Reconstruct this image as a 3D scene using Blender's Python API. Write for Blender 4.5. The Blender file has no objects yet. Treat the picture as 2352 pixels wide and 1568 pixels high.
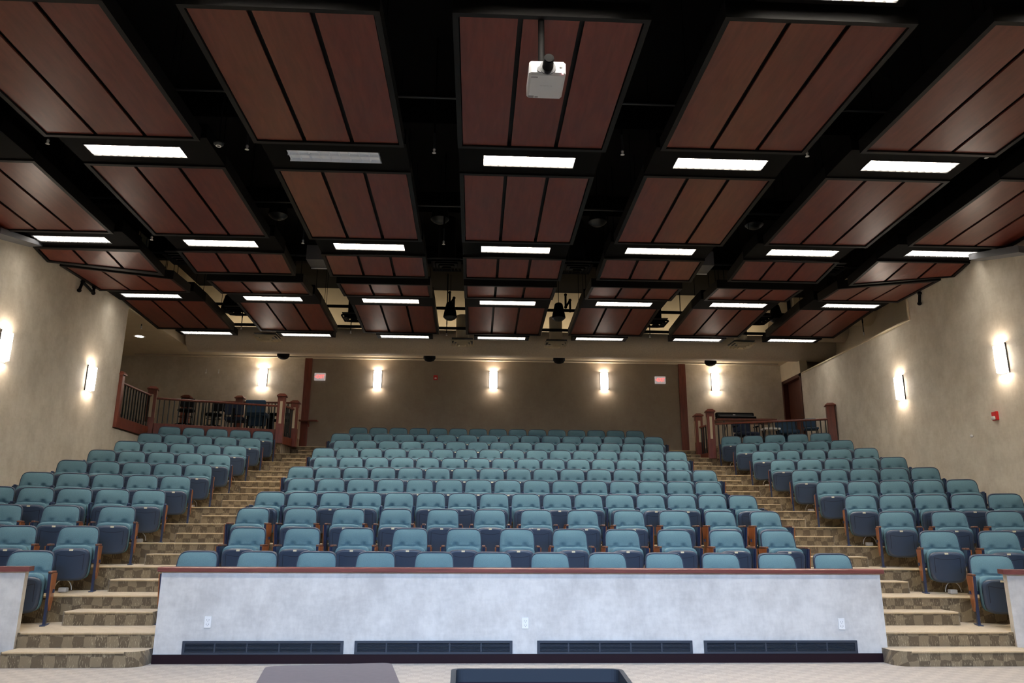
import bpy, math, random
from mathutils import Vector, Matrix
random.seed(7)
S = bpy.context.scene
C = S.collection
PI = math.pi
ZC = 1.32                                   # eye height above the front floor

# ------------------------------------------------------------------ camera, world, exposure
def camera():
    yaw, pitch, roll, f = 0.0476, 0.2523, 0.0051, 1741.54
    w = Vector((math.sin(yaw)*math.cos(pitch), math.cos(yaw)*math.cos(pitch), math.sin(pitch)))
    r0 = Vector((math.cos(yaw), -math.sin(yaw), 0)); u0 = r0.cross(w)
    r = math.cos(roll)*r0 + math.sin(roll)*u0; u = -math.sin(roll)*r0 + math.cos(roll)*u0
    cd = bpy.data.cameras.new('camera'); cd.sensor_width = 36; cd.lens = f/2352*36
    cd.clip_start = 0.05; cd.clip_end = 200
    c = bpy.data.objects.new('camera', cd); C.objects.link(c)
    M = Matrix(((r.x, u.x, -w.x, 0), (r.y, u.y, -w.y, 0), (r.z, u.z, -w.z, ZC), (0, 0, 0, 1)))
    c.matrix_world = M; S.camera = c
camera()
S.view_settings.view_transform = 'Standard'; S.view_settings.look = 'None'
S.view_settings.exposure = 0.38; S.view_settings.gamma = 1.0; S.view_settings.use_curve_mapping = False
W = bpy.data.worlds.new('world'); S.world = W; W.use_nodes = True
W.node_tree.nodes['Background'].inputs[0].default_value = (0.75, 0.8, 1.0, 1)
W.node_tree.nodes['Background'].inputs[1].default_value = 0.02
def area(name, loc, rot, sx, sy, power, col):
    l = bpy.data.lights.new(name, 'AREA'); l.shape = 'RECTANGLE'; l.size = sx; l.size_y = sy
    l.energy = power; l.color = col
    o = bpy.data.objects.new(name, l); C.objects.link(o); o.location = loc; o.rotation_euler = rot
    return o
STAGE_POWER, TROFFER, SCONCE = 245, 104.0, 15.0
# cool stage wash from the lighting bar behind and above the lectern
area('stage_wash_light', (0.6, -1.2, 4.9), (math.radians(56), 0, 0), 9.0, 0.8, STAGE_POWER, (0.47, 0.67, 1.0)).data.spread = math.radians(70)

# invented fill lights hidden above the rear duct, added to brighten the cream bulkhead
for i_, x_ in enumerate((-5.6, -1.6, 2.4, 6.4)):
    area('bulkhead_fill_light', (x_, 19.9, ZC+5.56), (math.radians(115), 0, 0), 3.4, 0.12, 9, (1.0, .84, .60))
# ------------------------------------------------------------------ materials
def nt(name):
    m = bpy.data.materials.new(name); m.use_nodes = True
    n = m.node_tree.nodes; return m, n, m.node_tree.links, n['Principled BSDF']
def mat(name, col, rough=0.6, metal=0.0, spec=0.5, noise=None, bump=None, coat=0):
    """noise=(scale, amount, stretch) varies the base colour; bump=(scale, strength)"""
    m, n, L, b = nt(name)
    b.inputs['Base Color'].default_value = (*col, 1); b.inputs['Roughness'].default_value = rough
    b.inputs['Metallic'].default_value = metal; b.inputs['Specular IOR Level'].default_value = spec
    b.inputs['Coat Weight'].default_value = coat
    tc = n.new('ShaderNodeTexCoord')
    if noise:
        mp = n.new('ShaderNodeMapping'); L.new(tc.outputs['Object'], mp.inputs[0])
        mp.inputs['Scale'].default_value = noise[2] if len(noise) > 2 else (1, 1, 1)
        t = n.new('ShaderNodeTexNoise'); t.inputs['Scale'].default_value = noise[0]; t.inputs['Detail'].default_value = 6
        L.new(mp.outputs[0], t.inputs[0])
        r = n.new('ShaderNodeValToRGB'); a = noise[1]
        r.color_ramp.elements[0].position = .3; r.color_ramp.elements[1].position = .7
        r.color_ramp.elements[0].color = (*[c*(1-a) for c in col], 1); r.color_ramp.elements[1].color = (*[min(1, c*(1+a)) for c in col], 1)
        L.new(t.outputs[0], r.inputs[0]); L.new(r.outputs[0], b.inputs['Base Color'])
    if bump:
        t2 = n.new('ShaderNodeTexNoise'); t2.inputs['Scale'].default_value = bump[0]; L.new(tc.outputs['Object'], t2.inputs[0])
        bp = n.new('ShaderNodeBump'); bp.inputs['Strength'].default_value = bump[1]; bp.inputs['Distance'].default_value = 0.004
        L.new(t2.outputs[0], bp.inputs['Height']); L.new(bp.outputs[0], b.inputs['Normal'])
    return m
def emis(name, col, s, base=(0.8, 0.8, 0.8)):
    m, n, L, b = nt(name)
    b.inputs['Base Color'].default_value = (*base, 1)
    b.inputs['Emission Color'].default_value = (*col, 1); b.inputs['Emission Strength'].default_value = s
    return m
def wallpaper(name, c1, c2, rough=0.75):
    m, n, L, b = nt(name)
    tc = n.new('ShaderNodeTexCoord')
    def noi(scale, sc, det):
        mp = n.new('ShaderNodeMapping'); mp.inputs['Scale'].default_value = sc; L.new(tc.outputs['Object'], mp.inputs[0])
        t = n.new('ShaderNodeTexNoise'); t.inputs['Scale'].default_value = scale; t.inputs['Detail'].default_value = det
        t.inputs['Roughness'].default_value = .65; L.new(mp.outputs[0], t.inputs[0]); return t
    a = noi(3.0, (1, 1, .8), 8); v = noi(22, (1, 1, .35), 3); h = noi(22, (.35, .35, 1), 3)
    ad = n.new('ShaderNodeMath'); ad.operation = 'ADD'; L.new(v.outputs[0], ad.inputs[0]); L.new(h.outputs[0], ad.inputs[1])
    ml = n.new('ShaderNodeMath'); ml.operation = 'MULTIPLY_ADD'; L.new(ad.outputs[0], ml.inputs[0]); ml.inputs[1].default_value = .30
    L.new(a.outputs[0], ml.inputs[2])
    r = n.new('ShaderNodeValToRGB'); r.color_ramp.elements[0].position = .62; r.color_ramp.elements[1].position = .98
    r.color_ramp.elements[0].color = (*c1, 1); r.color_ramp.elements[1].color = (*c2, 1)
    L.new(ml.outputs[0], r.inputs[0]); L.new(r.outputs[0], b.inputs['Base Color'])
    b.inputs['Roughness'].default_value = rough; b.inputs['Specular IOR Level'].default_value = .25
    return m
def carpet(name, dark, mid, fleck, flat=False):
    m, n, L, b = nt(name)
    tc = n.new('ShaderNodeTexCoord'); sp = n.new('ShaderNodeSeparateXYZ'); L.new(tc.outputs['Object'], sp.inputs[0])
    ad = n.new('ShaderNodeMath'); ad.operation = 'ADD'; L.new(sp.outputs['Y'], ad.inputs[0]); L.new(sp.outputs['Z'], ad.inputs[1])
    cb = n.new('ShaderNodeCombineXYZ'); L.new(sp.outputs['X'], cb.inputs[0]); L.new(ad.outputs[0], cb.inputs[1])
    # wobble
    nz = n.new('ShaderNodeTexNoise'); nz.inputs['Scale'].default_value = 9; L.new(cb.outputs[0], nz.inputs[0])
    mx = n.new('ShaderNodeVectorMath'); mx.operation = 'MULTIPLY_ADD'; L.new(nz.outputs['Color'], mx.inputs[0])
    mx.inputs[1].default_value = (.06, .06, 0); L.new(cb.outputs[0], mx.inputs[2])
    ck = n.new('ShaderNodeTexChecker'); ck.inputs['Scale'].default_value = 8.5
    L.new(mx.outputs[0], ck.inputs[0]); ck.inputs[1].default_value = (*dark, 1); ck.inputs[2].default_value = (*mid, 1)
    # light scribbles: thin vertical squiggles
    mp = n.new('ShaderNodeMapping'); mp.inputs['Scale'].default_value = (95, 20, 1); L.new(cb.outputs[0], mp.inputs[0])
    n2 = n.new('ShaderNodeTexNoise'); n2.inputs['Scale'].default_value = 1.0; n2.inputs['Detail'].default_value = 2; L.new(mp.outputs[0], n2.inputs[0])
    r2 = n.new('ShaderNodeValToRGB'); r2.color_ramp.elements[0].position = .57; r2.color_ramp.elements[1].position = .63
    L.new(n2.outputs[0], r2.inputs[0])
    n3 = n.new('ShaderNodeTexNoise'); n3.inputs['Scale'].default_value = 5; L.new(cb.outputs[0], n3.inputs[0])
    r3 = n.new('ShaderNodeValToRGB'); r3.color_ramp.elements[0].position = .40; r3.color_ramp.elements[1].position = .55
    L.new(n3.outputs[0], r3.inputs[0])
    mu = n.new('ShaderNodeMath'); mu.operation = 'MULTIPLY'; L.new(r2.outputs[0], mu.inputs[0]); L.new(r3.outputs[0], mu.inputs[1])
    mu2 = n.new('ShaderNodeMath'); mu2.operation = 'MULTIPLY'; L.new(mu.outputs[0], mu2.inputs[0]); mu2.inputs[1].default_value = .5
    mi = n.new('ShaderNodeMix'); mi.data_type = 'RGBA'; L.new(mu2.outputs[0], mi.inputs[0]); L.new(ck.outputs[0], mi.inputs[6]); mi.inputs[7].default_value = (*fleck, 1)
    L.new(mi.outputs[2], b.inputs['Base Color'])
    b.inputs['Roughness'].default_value = .95; b.inputs['Specular IOR Level'].default_value = .1
    b.inputs['Sheen Weight'].default_value = .3
    n4 = n.new('ShaderNodeTexNoise'); n4.inputs['Scale'].default_value = 160; L.new(tc.outputs['Object'], n4.inputs[0])
    bp = n.new('ShaderNodeBump'); bp.inputs['Strength'].default_value = .5; bp.inputs['Distance'].default_value = .006
    L.new(n4.outputs[0], bp.inputs['Height']); L.new(bp.outputs[0], b.inputs['Normal'])
    return m
def wood(name, c1, c2, rough=.35, scale=(1.2, 9, 9), spec=.5):
    m, n, L, b = nt(name)
    tc = n.new('ShaderNodeTexCoord'); mp = n.new('ShaderNodeMapping'); mp.inputs['Scale'].default_value = scale
    L.new(tc.outputs['Object'], mp.inputs[0])
    t = n.new('ShaderNodeTexNoise'); t.inputs['Scale'].default_value = 1.6; t.inputs['Detail'].default_value = 8; t.inputs['Distortion'].default_value = .8
    L.new(mp.outputs[0], t.inputs[0])
    r = n.new('ShaderNodeValToRGB'); r.color_ramp.elements[0].position = .3; r.color_ramp.elements[1].position = .72
    r.color_ramp.elements[0].color = (*c1, 1); r.color_ramp.elements[1].color = (*c2, 1)
    L.new(t.outputs[0], r.inputs[0]); L.new(r.outputs[0], b.inputs['Base Color']); b.inputs['Roughness'].default_value = rough
    b.inputs['Specular IOR Level'].default_value = spec
    return m
M = dict(
    fabric=mat('teal_fabric', (.118, .220, .268), .9, spec=.2, noise=(420, .35), bump=(500, .5)),
    piping=mat('navy_piping', (.018, .035, .075), .5),
    pan=mat('navy_plastic', (.032, .050, .088), .30, bump=(300, .12)),
    groove=mat('dark_groove', (.008, .012, .03), .6),
    frame=mat('navy_metal', (.022, .035, .085), .35, metal=.1),
    plate=mat('cream_number_plate', (.75, .70, .50), .3),
    armwood=wood('arm_wood', (.11, .042, .022), (.20, .080, .040), .35, (6, 30, 30)),
    tablet=wood('tablet_wood', (.22, .07, .022), (.34, .12, .04), .3, (14, 14, 2)),
    cherry=wood('cherry_wood', (.13, .030, .016), (.22, .055, .030), .38, (14, 14, 1.5)),
    cap=wood('cap_wood', (.14, .040, .035), (.21, .065, .055), .3, (1.0, 20, 20)),
    veneer=wood('panel_veneer', (.088, .0165, .0105), (.135, .031, .019), .34, (9, 1.3, 9), spec=.5),
    inlay=mat('cream_inlay', (.62, .53, .36), .5),
    wall=wallpaper('beige_wallpaper', (.60, .54, .445), (.74, .68, .58)),
    parapet=wallpaper('parapet_wallpaper', (.50, .49, .48), (.68, .665, .645)),
    tan=wallpaper('taupe_wall_panel', (.27, .225, .18), (.31, .265, .21), .9),
    cream=mat('cream_paint', (.66, .56, .40), .8, noise=(5, .04)),
    duct=mat('tan_duct_paint', (.56, .48, .38), .7, noise=(30, .08)),
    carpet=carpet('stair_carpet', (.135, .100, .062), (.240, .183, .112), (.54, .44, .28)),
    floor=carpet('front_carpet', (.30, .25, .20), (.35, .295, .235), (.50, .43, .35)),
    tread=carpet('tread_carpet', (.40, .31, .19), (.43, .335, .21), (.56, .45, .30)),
    black=mat('black_paint', (.004, .004, .005), .85, spec=.15),
    frameblack=mat('black_panel_frame', (.006, .0055, .0055), .5, spec=.2),
    board=mat('black_board', (.0022, .002, .0022), .7, spec=.08),
    grey=mat('dark_grey_metal', (.035, .04, .045), .4, metal=.4),
    rod=mat('grey_steel', (.12, .12, .12), .5, metal=.6),
    baluster=mat('grey_green_metal', (.030, .036, .036), .4, metal=.3),
    plum=mat('plum_base', (.013, .0035, .007), .6, spec=.2),
    grille=mat('slate_grille', (.035, .045, .065), .45, metal=.2),
    slot=mat('slot_dark', (.004, .005, .008), .8),
    white=mat('white_plastic', (.80, .80, .80), .4),
    lightgrey=mat('light_grey_metal', (.11, .115, .13), .5),
    red=mat('red_plastic', (.55, .02, .02), .35),
    taupe=mat('taupe_board', (.155, .118, .115), .7, noise=(60, .05)),
    lectern=mat('dark_plum_top', (.022, .009, .017), .65, spec=.2, noise=(20, .2)),
    rim=mat('charcoal_rim', (.05, .055, .065), .35),
    wire=mat('white_wire', (.6, .6, .58), .5),
    tube=emis('lit_diffuser', (1.0, .915, .78), TROFFER),
    tubedim=emis('lit_diffuser_soft', (1.0, .93, .82), 15.0),
    louver=mat('unlit_louver', (.80, .88, 1.0), .35),
    blade=mat('louver_blade', (.38, .38, .38), .5),
    sconce=emis('lit_sconce_glass', (1.0, .90, .80), SCONCE),
    can=emis('lit_downlight', (1.0, .93, .85), 14),
    exitface=emis('exit_face', (.9, .8, .8), .22, (.6, .57, .57)),
    exitred=emis('exit_red', (1.0, .10, .08), 1.6, (.6, .05, .05)),
    led=emis('red_led', (1.0, .25, .25), 5.0),
    blue=mat('royal_blue_fabric', (.022, .060, .115), .9, noise=(200, .2)),
    deepblue=mat('dark_blue_fabric', (.012, .022, .055), .9, noise=(200, .2)),
    door=wood('door_wood', (.060, .014, .008), (.10, .028, .016), .4, (10, 10, 1)),
    projwhite=mat('projector_white', (.50, .52, .55), .45),
    ink=mat('grey_print', (.22, .22, .24), .6),
)

# ------------------------------------------------------------------ mesh helpers
class MB:
    def __init__(s): s.v = []; s.f = []; s.sm = []
    def add(s, vs, fs, smooth=False):
        o = len(s.v); s.v += [tuple(p) for p in vs]; s.f += [tuple(i+o for i in f) for f in fs]; s.sm += [smooth]*len(fs); return s
    def box(s, a, b, R=None, T=(0, 0, 0)):
        x0, y0, z0 = a; x1, y1, z1 = b
        vs = [Vector(p) for p in ((x0,y0,z0),(x1,y0,z0),(x1,y1,z0),(x0,y1,z0),(x0,y0,z1),(x1,y0,z1),(x1,y1,z1),(x0,y1,z1))]
        if R: vs = [R @ p + Vector(T) for p in vs]
        return s.add(vs, ((0,3,2,1),(4,5,6,7),(0,1,5,4),(1,2,6,5),(2,3,7,6),(3,0,4,7)))
    def bbox(s, a, b, r=.01, R=None, T=(0, 0, 0)):
        """box with chamfered edges"""
        x0, y0, z0 = a; x1, y1, z1 = b; cs = []
        c = Vector(((x0+x1)/2, (y0+y1)/2, (z0+z1)/2)); h = Vector((x1-x0, y1-y0, z1-z0))/2
        r = min(r, min(h)*.49); vs = []; idx = {}
        for sx in (-1, 1):
            for sy in (-1, 1):
                for sz in (-1, 1):
                    for ax in range(3):
                        p = [sx*(h.x-r), sy*(h.y-r), sz*(h.z-r)]; p[ax] = (sx, sy, sz)[ax]*h[ax]
                        idx[(sx, sy, sz, ax)] = len(vs); vs.append(Vector(p)+c)
        fs = []
        for ax in range(3):
            o = [i for i in range(3) if i != ax]
            for sg in (-1, 1):
                q = []
                for a_, b_ in ((-1, -1), (1, -1), (1, 1), (-1, 1)):
                    k = [0, 0, 0]; k[ax] = sg; k[o[0]] = a_; k[o[1]] = b_; q.append(idx[(*k, ax)])
                if (sg > 0) == (ax == 1): q.reverse()
                fs.append(q)
        for ax in range(3):                                  # edges parallel to ax
            o = [i for i in range(3) if i != ax]
            for a_ in (-1, 1):
                for b_ in (-1, 1):
                    k0 = [0, 0, 0]; k1 = [0, 0, 0]; k0[ax] = -1; k1[ax] = 1
                    for k in (k0, k1): k[o[0]] = a_; k[o[1]] = b_
                    q = [idx[(*k0, o[0])], idx[(*k1, o[0])], idx[(*k1, o[1])], idx[(*k0, o[1])]]
                    if (a_*b_ > 0) != (ax == 1): q.reverse()
                    fs.append(q)
        for sx in (-1, 1):
            for sy in (-1, 1):
                for sz in (-1, 1):
                    q = [idx[(sx, sy, sz, i)] for i in range(3)]
                    if sx*sy*sz < 0: q.reverse()
                    fs.append(q)
        if R: vs = [R @ p + Vector(T) for p in vs]
        return s.add(vs, fs)
    def prism(s, pts, z0, z1):
        """pts: ccw list of (x,y)"""
        n = len(pts); vs = [(x, y, z0) for x, y in pts] + [(x, y, z1) for x, y in pts]
        return s.add(vs, [tuple(range(n-1, -1, -1)), tuple(range(n, 2*n))] + [(i, (i+1) % n, (i+1) % n+n, i+n) for i in range(n)])
    def hexa(s, q0, q1):
        """two quads (lists of 4 xyz) joined"""
        return s.add(list(q0)+list(q1), ((3,2,1,0),(4,5,6,7),(0,1,5,4),(1,2,6,5),(2,3,7,6),(3,0,4,7)))
    def cyl(s, p, q, r, r2=None, n=16, caps=True, smooth=True):
        p = Vector(p); q = Vector(q); r2 = r if r2 is None else r2
        d = (q-p).normalized(); a = d.orthogonal().normalized(); b = d.cross(a)
        vs = [p+(a*math.cos(t)+b*math.sin(t))*r for t in (2*PI*i/n for i in range(n))] + [q+(a*math.cos(t)+b*math.sin(t))*r2 for t in (2*PI*i/n for i in range(n))]
        s.add(vs, [(i, (i+1) % n, (i+1) % n+n, i+n) for i in range(n)], smooth)
        if caps: s.add(vs, [tuple(range(n-1, -1, -1)), tuple(range(n, 2*n))])
        return s
    def tube(s, pts, r, n=8):
        for i in range(len(pts)-1): s.cyl(pts[i], pts[i+1], r, n=n)
        for p in pts[1:-1]: s.ball(p, r*1.02, 8, 5)
        return s
    def ball(s, c, r, n=12, m=8, sc=(1, 1, 1)):
        c = Vector(c); vs = []; fs = []
        for j in range(m+1):
            t = PI*j/m
            for i in range(n):
                a = 2*PI*i/n; vs.append((c.x+r*sc[0]*math.sin(t)*math.cos(a), c.y+r*sc[1]*math.sin(t)*math.sin(a), c.z+r*sc[2]*math.cos(t)))
        for j in range(m):
            for i in range(n): fs.append((j*n+i, (j+1)*n+i, (j+1)*n+(i+1) % n, j*n+(i+1) % n))
        return s.add(vs, fs, True)
    def lathe(s, c, prof, n=24):
        """prof: [(r,z)] around a vertical axis through c"""
        vs = []; fs = []
        for r, z in prof:
            for i in range(n): a = 2*PI*i/n; vs.append((c[0]+r*math.cos(a), c[1]+r*math.sin(a), c[2]+z))
        for j in range(len(prof)-1):
            for i in range(n): fs.append((j*n+i, j*n+(i+1) % n, (j+1)*n+(i+1) % n, (j+1)*n+i))
        return s.add(vs, fs, True)
    def mesh(s, name):
        me = bpy.data.meshes.new(name); me.from_pydata([tuple(v) for v in s.v], [], s.f)
        me.polygons.foreach_set('use_smooth', s.sm); me.update(); return me
def ob(name, mb, m, parent=None, origin=None, label=None):
    """one object; origin shifts the mesh so that the object sits at origin"""
    if origin is not None and parent is None:
        mb.v = [(x-origin[0], y-origin[1], z-origin[2]) for x, y, z in mb.v]
    me = mb.mesh(name) if isinstance(mb, MB) else mb
    if isinstance(m, str): m = M[m]
    if not me.materials: me.materials.append(m)
    o = bpy.data.objects.new(name, me); C.objects.link(o)
    if origin is not None and parent is None: o.location = origin
    if parent: o.parent = parent
    if label: o['label'] = label
    return o
def tag(o, label, cat, group=None, kind=None):
    o['label'] = label; o['category'] = cat
    if group: o['group'] = group
    if kind: o['kind'] = kind
    return o
def thing(name, label, cat, loc=(0, 0, 0), rz=0, group=None):
    o = bpy.data.objects.new(name, None); C.objects.link(o); o.location = loc; o.rotation_euler = (0, 0, rz)
    o.empty_display_size = .1
    return tag(o, label, cat, group)
def struct(name, mb, m, label=None):
    o = ob(name, mb, m); o['kind'] = 'structure'
    if label: o['label'] = label
    return o
def copy_tree(root, loc, rz, label, group=None, skip=()):
    r = root.copy(); C.objects.link(r); r.location = loc; r.rotation_euler = (0, 0, rz); r['label'] = label
    if group: r['group'] = group
    for ch in list(root.children):
        if ch.name.split('.')[0] in skip: continue
        c = ch.copy(); C.objects.link(c); c.parent = r
        for g in list(ch.children):
            d = g.copy(); C.objects.link(d); d.parent = c
    return r

# ------------------------------------------------------------------ seating geometry (fitted from the photograph)
RISE = .3015
def zf(k): return .303 + RISE*(k-1)          # floor height of row k
def NY(k): return 8.90 + 1.0487*(k-1)        # front edge of platform k in the centre
def TY(k): return 10.015 + 1.0487*(k-1)      # where the chair tops of row k stand
XL, XR = -7.8, 8.95                          # side walls
BL, BR = -4.90, 6.10                         # where rows bend
SL, SR = math.tan(.305), math.tan(.372)
def front(k):
    y = NY(k)
    return [(XL, y-(BL-XL)*SL), (BL, y), (BR, y), (XR, y-(XR-BR)*SR)]
YB = 21.45                                   # back wall

# ------------------------------------------------------------------ floor, terraces, stairs
struct('floor', MB().box((-14, -6, -.1), (15, 9.2, 0)), 'floor', 'tan patterned carpet in front of the parapet')
g = MB()
LOFT_L, LOFT_R = zf(13), zf(12)
for k in range(1, 12):
    a, b = front(k), front(k+1)
    if k == 1: a = [(XL, 8.86-(BL-XL)*SL), (BL, 8.88), (BR, 8.88), (XR, 8.86-(XR-BR)*SR)]
    for i in range(3):
        if k == 11 and i != 1: continue
        g.prism([a[i], a[i+1], b[i+1], b[i]], 0, zf(k))
b = front(11)
g.prism([front(12)[1], front(12)[2], (BR, YB), (BL, YB)], 0, zf(12))
g.prism([(-11.5, 16.65), (XL-.08, 16.65), b[0], b[1], (BL, YB), (-11.5, YB)], 0, LOFT_L)
g.prism([b[2], b[3], (XR, YB), (BR, YB)], 0, LOFT_R)
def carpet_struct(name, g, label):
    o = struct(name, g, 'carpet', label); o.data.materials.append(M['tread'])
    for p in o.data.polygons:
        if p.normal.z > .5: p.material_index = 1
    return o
NOSE = MB()
def nose(p, q, z):
    p = Vector((p[0], p[1], 0)); q = Vector((q[0], q[1], 0)); d = (q-p).normalized(); n_ = Vector((d.y, -d.x, 0))
    pr = [(0.03, 0), (.006, 0), (.013, -.005), (.014, -.011), (.010, -.018), (-.0, -.022)]
    prof = [(-.004, .002), (.006, .002), (.013, -.004), (.014, -.011), (.009, -.019), (-.004, -.021)]
    vs = [v + n_*a + Vector((0, 0, z+b)) for v in (p, q) for a, b in prof]; m = len(prof)
    NOSE.add(vs, [(i, i+1, m+i+1, m+i) for i in range(m-1)] + [tuple(range(m)), tuple(range(2*m-1, m-1, -1))])
for k in range(1, 13):
    a = front(k)
    if k == 1: nose((-4.82, 8.88), (-3.4, 8.88), zf(1)); nose((4.64, 8.88), (6.08, 8.88), zf(1)); continue
    if k == 12: nose(a[1], a[2], zf(12)); continue
    nose(a[0], a[1], zf(k)); nose(a[1], a[2], zf(k)); nose(a[2], a[3], zf(k))
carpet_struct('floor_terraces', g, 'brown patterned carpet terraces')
# stair steps in the two aisles: a half step before every platform
g = MB()
def rstep(mb, x0, x1, y0, y1, z0, z1, r, left=True, right=True):
    pts = []
    def arc(cx, cy, a0): 
        for i in range(6): a = a0+i*PI/10; pts.append((cx+r*math.cos(a), cy+r*math.sin(a)))
    if left: arc(x0+r, y0+r, PI)
    else: pts.append((x0, y0))
    if right: arc(x1-r, y0+r, 1.5*PI)
    else: pts.append((x1, y0))
    pts += [(x1, y1), (x0, y1)]
    mb.prism(pts, z0, z1)
for k in range(2, 12):
    y = NY(k)
    z1 = zf(k)-RISE/2
    rstep(g, -4.76, -3.72, y-.40, y+.02, z1-.16, z1, .05, True, False)
    rstep(g, 4.93, 5.98, y-.40, y+.02, z1-.16, z1, .05, False, True)
    nose((-4.72, y-.40), (-3.72, y-.40), z1); nose((4.93, y-.40), (5.94, y-.40), z1)
y = NY(12); z1 = zf(12)-RISE/2
g.box((-4.6, y-.4, z1-.16), (-3.5, y, z1)); g.box((4.75, y-.4, z1-.16), (6.0, y, z1))
rstep(g, -4.82, -3.41, 8.56, 8.9, 0, .1515, .16, False, True)
rstep(g, 4.55, 6.16, 8.50, 8.9, 0, .1515, .16, True, False)
nose((-4.6, y-.4), (-3.5, y-.4), z1); nose((4.75, y-.4), (6.0, y-.4), z1)
nose((-4.8, 8.56), (-3.58, 8.56), .1515); nose((4.72, 8.50), (6.14, 8.50), .1515)
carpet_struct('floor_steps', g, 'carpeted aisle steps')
struct('floor_nosing', NOSE, 'tread', 'rounded light carpet nosing of the steps')

# ------------------------------------------------------------------ parapets
PZ = .985
struct('wall_front', MB().box((-3.385, 8.80, 0), (4.62, 8.95, PZ-.045)), 'parapet', 'long low parapet wall in front of the first row')
def slope_box(x0, x1, y0, s, z0, z1, th):
    return MB().prism([(x0, y0-s*abs(x0)*0), (x1, y0), (x1, y0+th), (x0, y0+th)], z0, z1)
def para(xa, xb, ya, yb, z0, z1, o=0.0):
    """wall along (xa,ya)-(xb,yb), thickness .16 behind, grown by o"""
    d = Vector((xb-xa, yb-ya)).normalized(); n = Vector((-d.y, d.x)); p = Vector((xa, ya))-n*o-d*o; q = Vector((xb, yb))-n*o+d*o; t = .16+2*o
    return MB().prism([tuple(p), tuple(q), tuple(q+n*t), tuple(p+n*t)], z0, z1)
LPA = (XL, 8.80-(4.83-XL*-1)*0, )
ly = 8.80-(-4.83-XL)*SL; ry = 8.80-(XR-6.11)*SR
struct('wall_front_left', para(XL, -4.83, ly, 8.80, 0, PZ-.045), 'parapet', 'low parapet at the left edge')
struct('wall_front_right', para(6.11, XR, 8.80, ry, 0, PZ-.045), 'parapet', 'low parapet at the right edge')
struct('trim_1', MB().bbox((-3.425, 8.76, PZ-.05), (4.66, 8.99, PZ), .008), 'cap', 'cherry cap on the central parapet')
struct('trim_2', para(XL, -4.83, ly, 8.80, PZ-.05, PZ, .04), 'cap', 'cherry cap on the left parapet')
struct('trim_3', para(6.11, XR, 8.80, ry, PZ-.05, PZ, .04), 'cap', 'cherry cap on the right parapet')
struct('baseboard_front', MB().box((-3.385, 8.785, 0), (4.62, 8.81, .093)), 'plum', 'dark plum baseboard')
struct('baseboard_left', para(XL, -4.83, ly-.012, 8.79, 0, .093), 'plum')
struct('baseboard_right', para(6.11, XR, 8.79, ry-.012, 0, .093), 'plum')

# ------------------------------------------------------------------ walls, soffit, deck
TOP = 8.1                                      # black deck
def zc(z): return z + ZC
g = MB(); g.box((XL-.2, -6, 0), (XL, 16.65, zc(5.0)))
g.box((XL-.2, 16.65, 0), (XL, 18.7, zf(12)-.07))
struct('wall_left', g, 'wall', 'mottled beige wallpaper wall on the left')
g = MB(); g.box((XR, -6, 0), (XR+.2, 14.69, zc(5.0)))
g.box((XR, 14.69, 0), (XR+.2, 20.12, zc(4.42))); g.box((XR, 21.38, 0), (XR+.2, YB, zc(4.42)))
g.box((XR, 20.12, 0), (XR+.2, 21.38, LOFT_R))
struct('wall_right', g, 'wall', 'mottled beige wallpaper wall on the right')
g = MB(); g.box((XL-.2, -6, zc(5.0)), (XL, 16.65, TOP)); g.box((XR, -6, zc(5.0)), (XR+.2, 14.69, TOP))
g.box((-14, -6.2, 0), (15, -6, TOP))
struct('wall_upper', g, 'black')
# recessed cream upper part of the right wall with its ledge
g = MB(); g.box((9.9, 14.5, zc(4.2)), (10.1, YB, TOP)); g.box((XR+.2, 14.5, zc(4.30)), (9.9, YB, zc(4.42)))
g.box((XR+.2, 14.5, zc(4.42)), (9.9, 14.69, TOP))
g.box((XR, 20.12, zc(4.43)), (XR+.2, YB, zc(5.1)))
struct('wall_right_upper', g, 'cream')
struct('trim_4', MB().box((XR-.02, 14.69, zc(4.39)), (XR+.04, 20.0, zc(4.425))).box((XR-.02, 14.66, zc(4.39)), (XR+.04, 14.71, zc(5.0))), 'cream', 'thin edge strip under the recessed upper wall')
# back wall
CL0, CL1, CR0, CR1 = -4.90, -4.70, 5.90, 6.10
struct('wall_back', MB().box((-11.5, YB, zf(11)-.5), (CL0, YB+.2, zc(4.93))).box((CR1, YB, zf(11)-.5), (10.3, YB+.2, zc(4.93))), 'wall', 'mottled wallpaper back wall beside the posts')
struct('wall_back_center', MB().box((CL1, YB+.02, zf(12)-.2), (CR0, YB+.2, zc(4.93))), 'tan', 'plain taupe middle of the back wall')
struct('trim_5', MB().box((CL0, YB-.04, zf(12)), (CL1, YB+.2, zc(4.93))), 'cherry', 'tall cherry post on the left of the taupe wall')
struct('trim_6', MB().box((CR0, YB-.04, zf(12)), (CR1, YB+.2, zc(4.93))), 'cherry', 'tall cherry post on the right of the taupe wall')
struct('ceiling_rear', MB().box((-11.5, 20.6, zc(4.93)), (XR, YB+.2, zc(5.03))).box((-11.5, 16.65, zc(4.93)), (XL, 20.6, zc(5.03))), 'cream', 'low cream ceiling over the back')
struct('wall_bulkhead', MB().box((XL, 20.6, zc(5.03)), (XR, 20.8, TOP)).box((XR+.2, 20.6, zc(4.43)), (9.9, 20.8, TOP)).box((XL-.2, 16.65, zc(5.03)), (XL, 20.8, TOP)), 'cream', 'cream bulkhead above the duct')
struct('wall_loft', MB().box((-11.7, 16.45, zf(10)), (-11.5, YB+.2, zc(5))).box((-11.5, 16.45, zf(10)), (XL-.2, 16.65, zc(5))), 'wall')
struct('ceiling', MB().box((-14, -6.2, TOP), (15, 22, TOP+.1)), 'black', 'black painted open deck')
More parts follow.
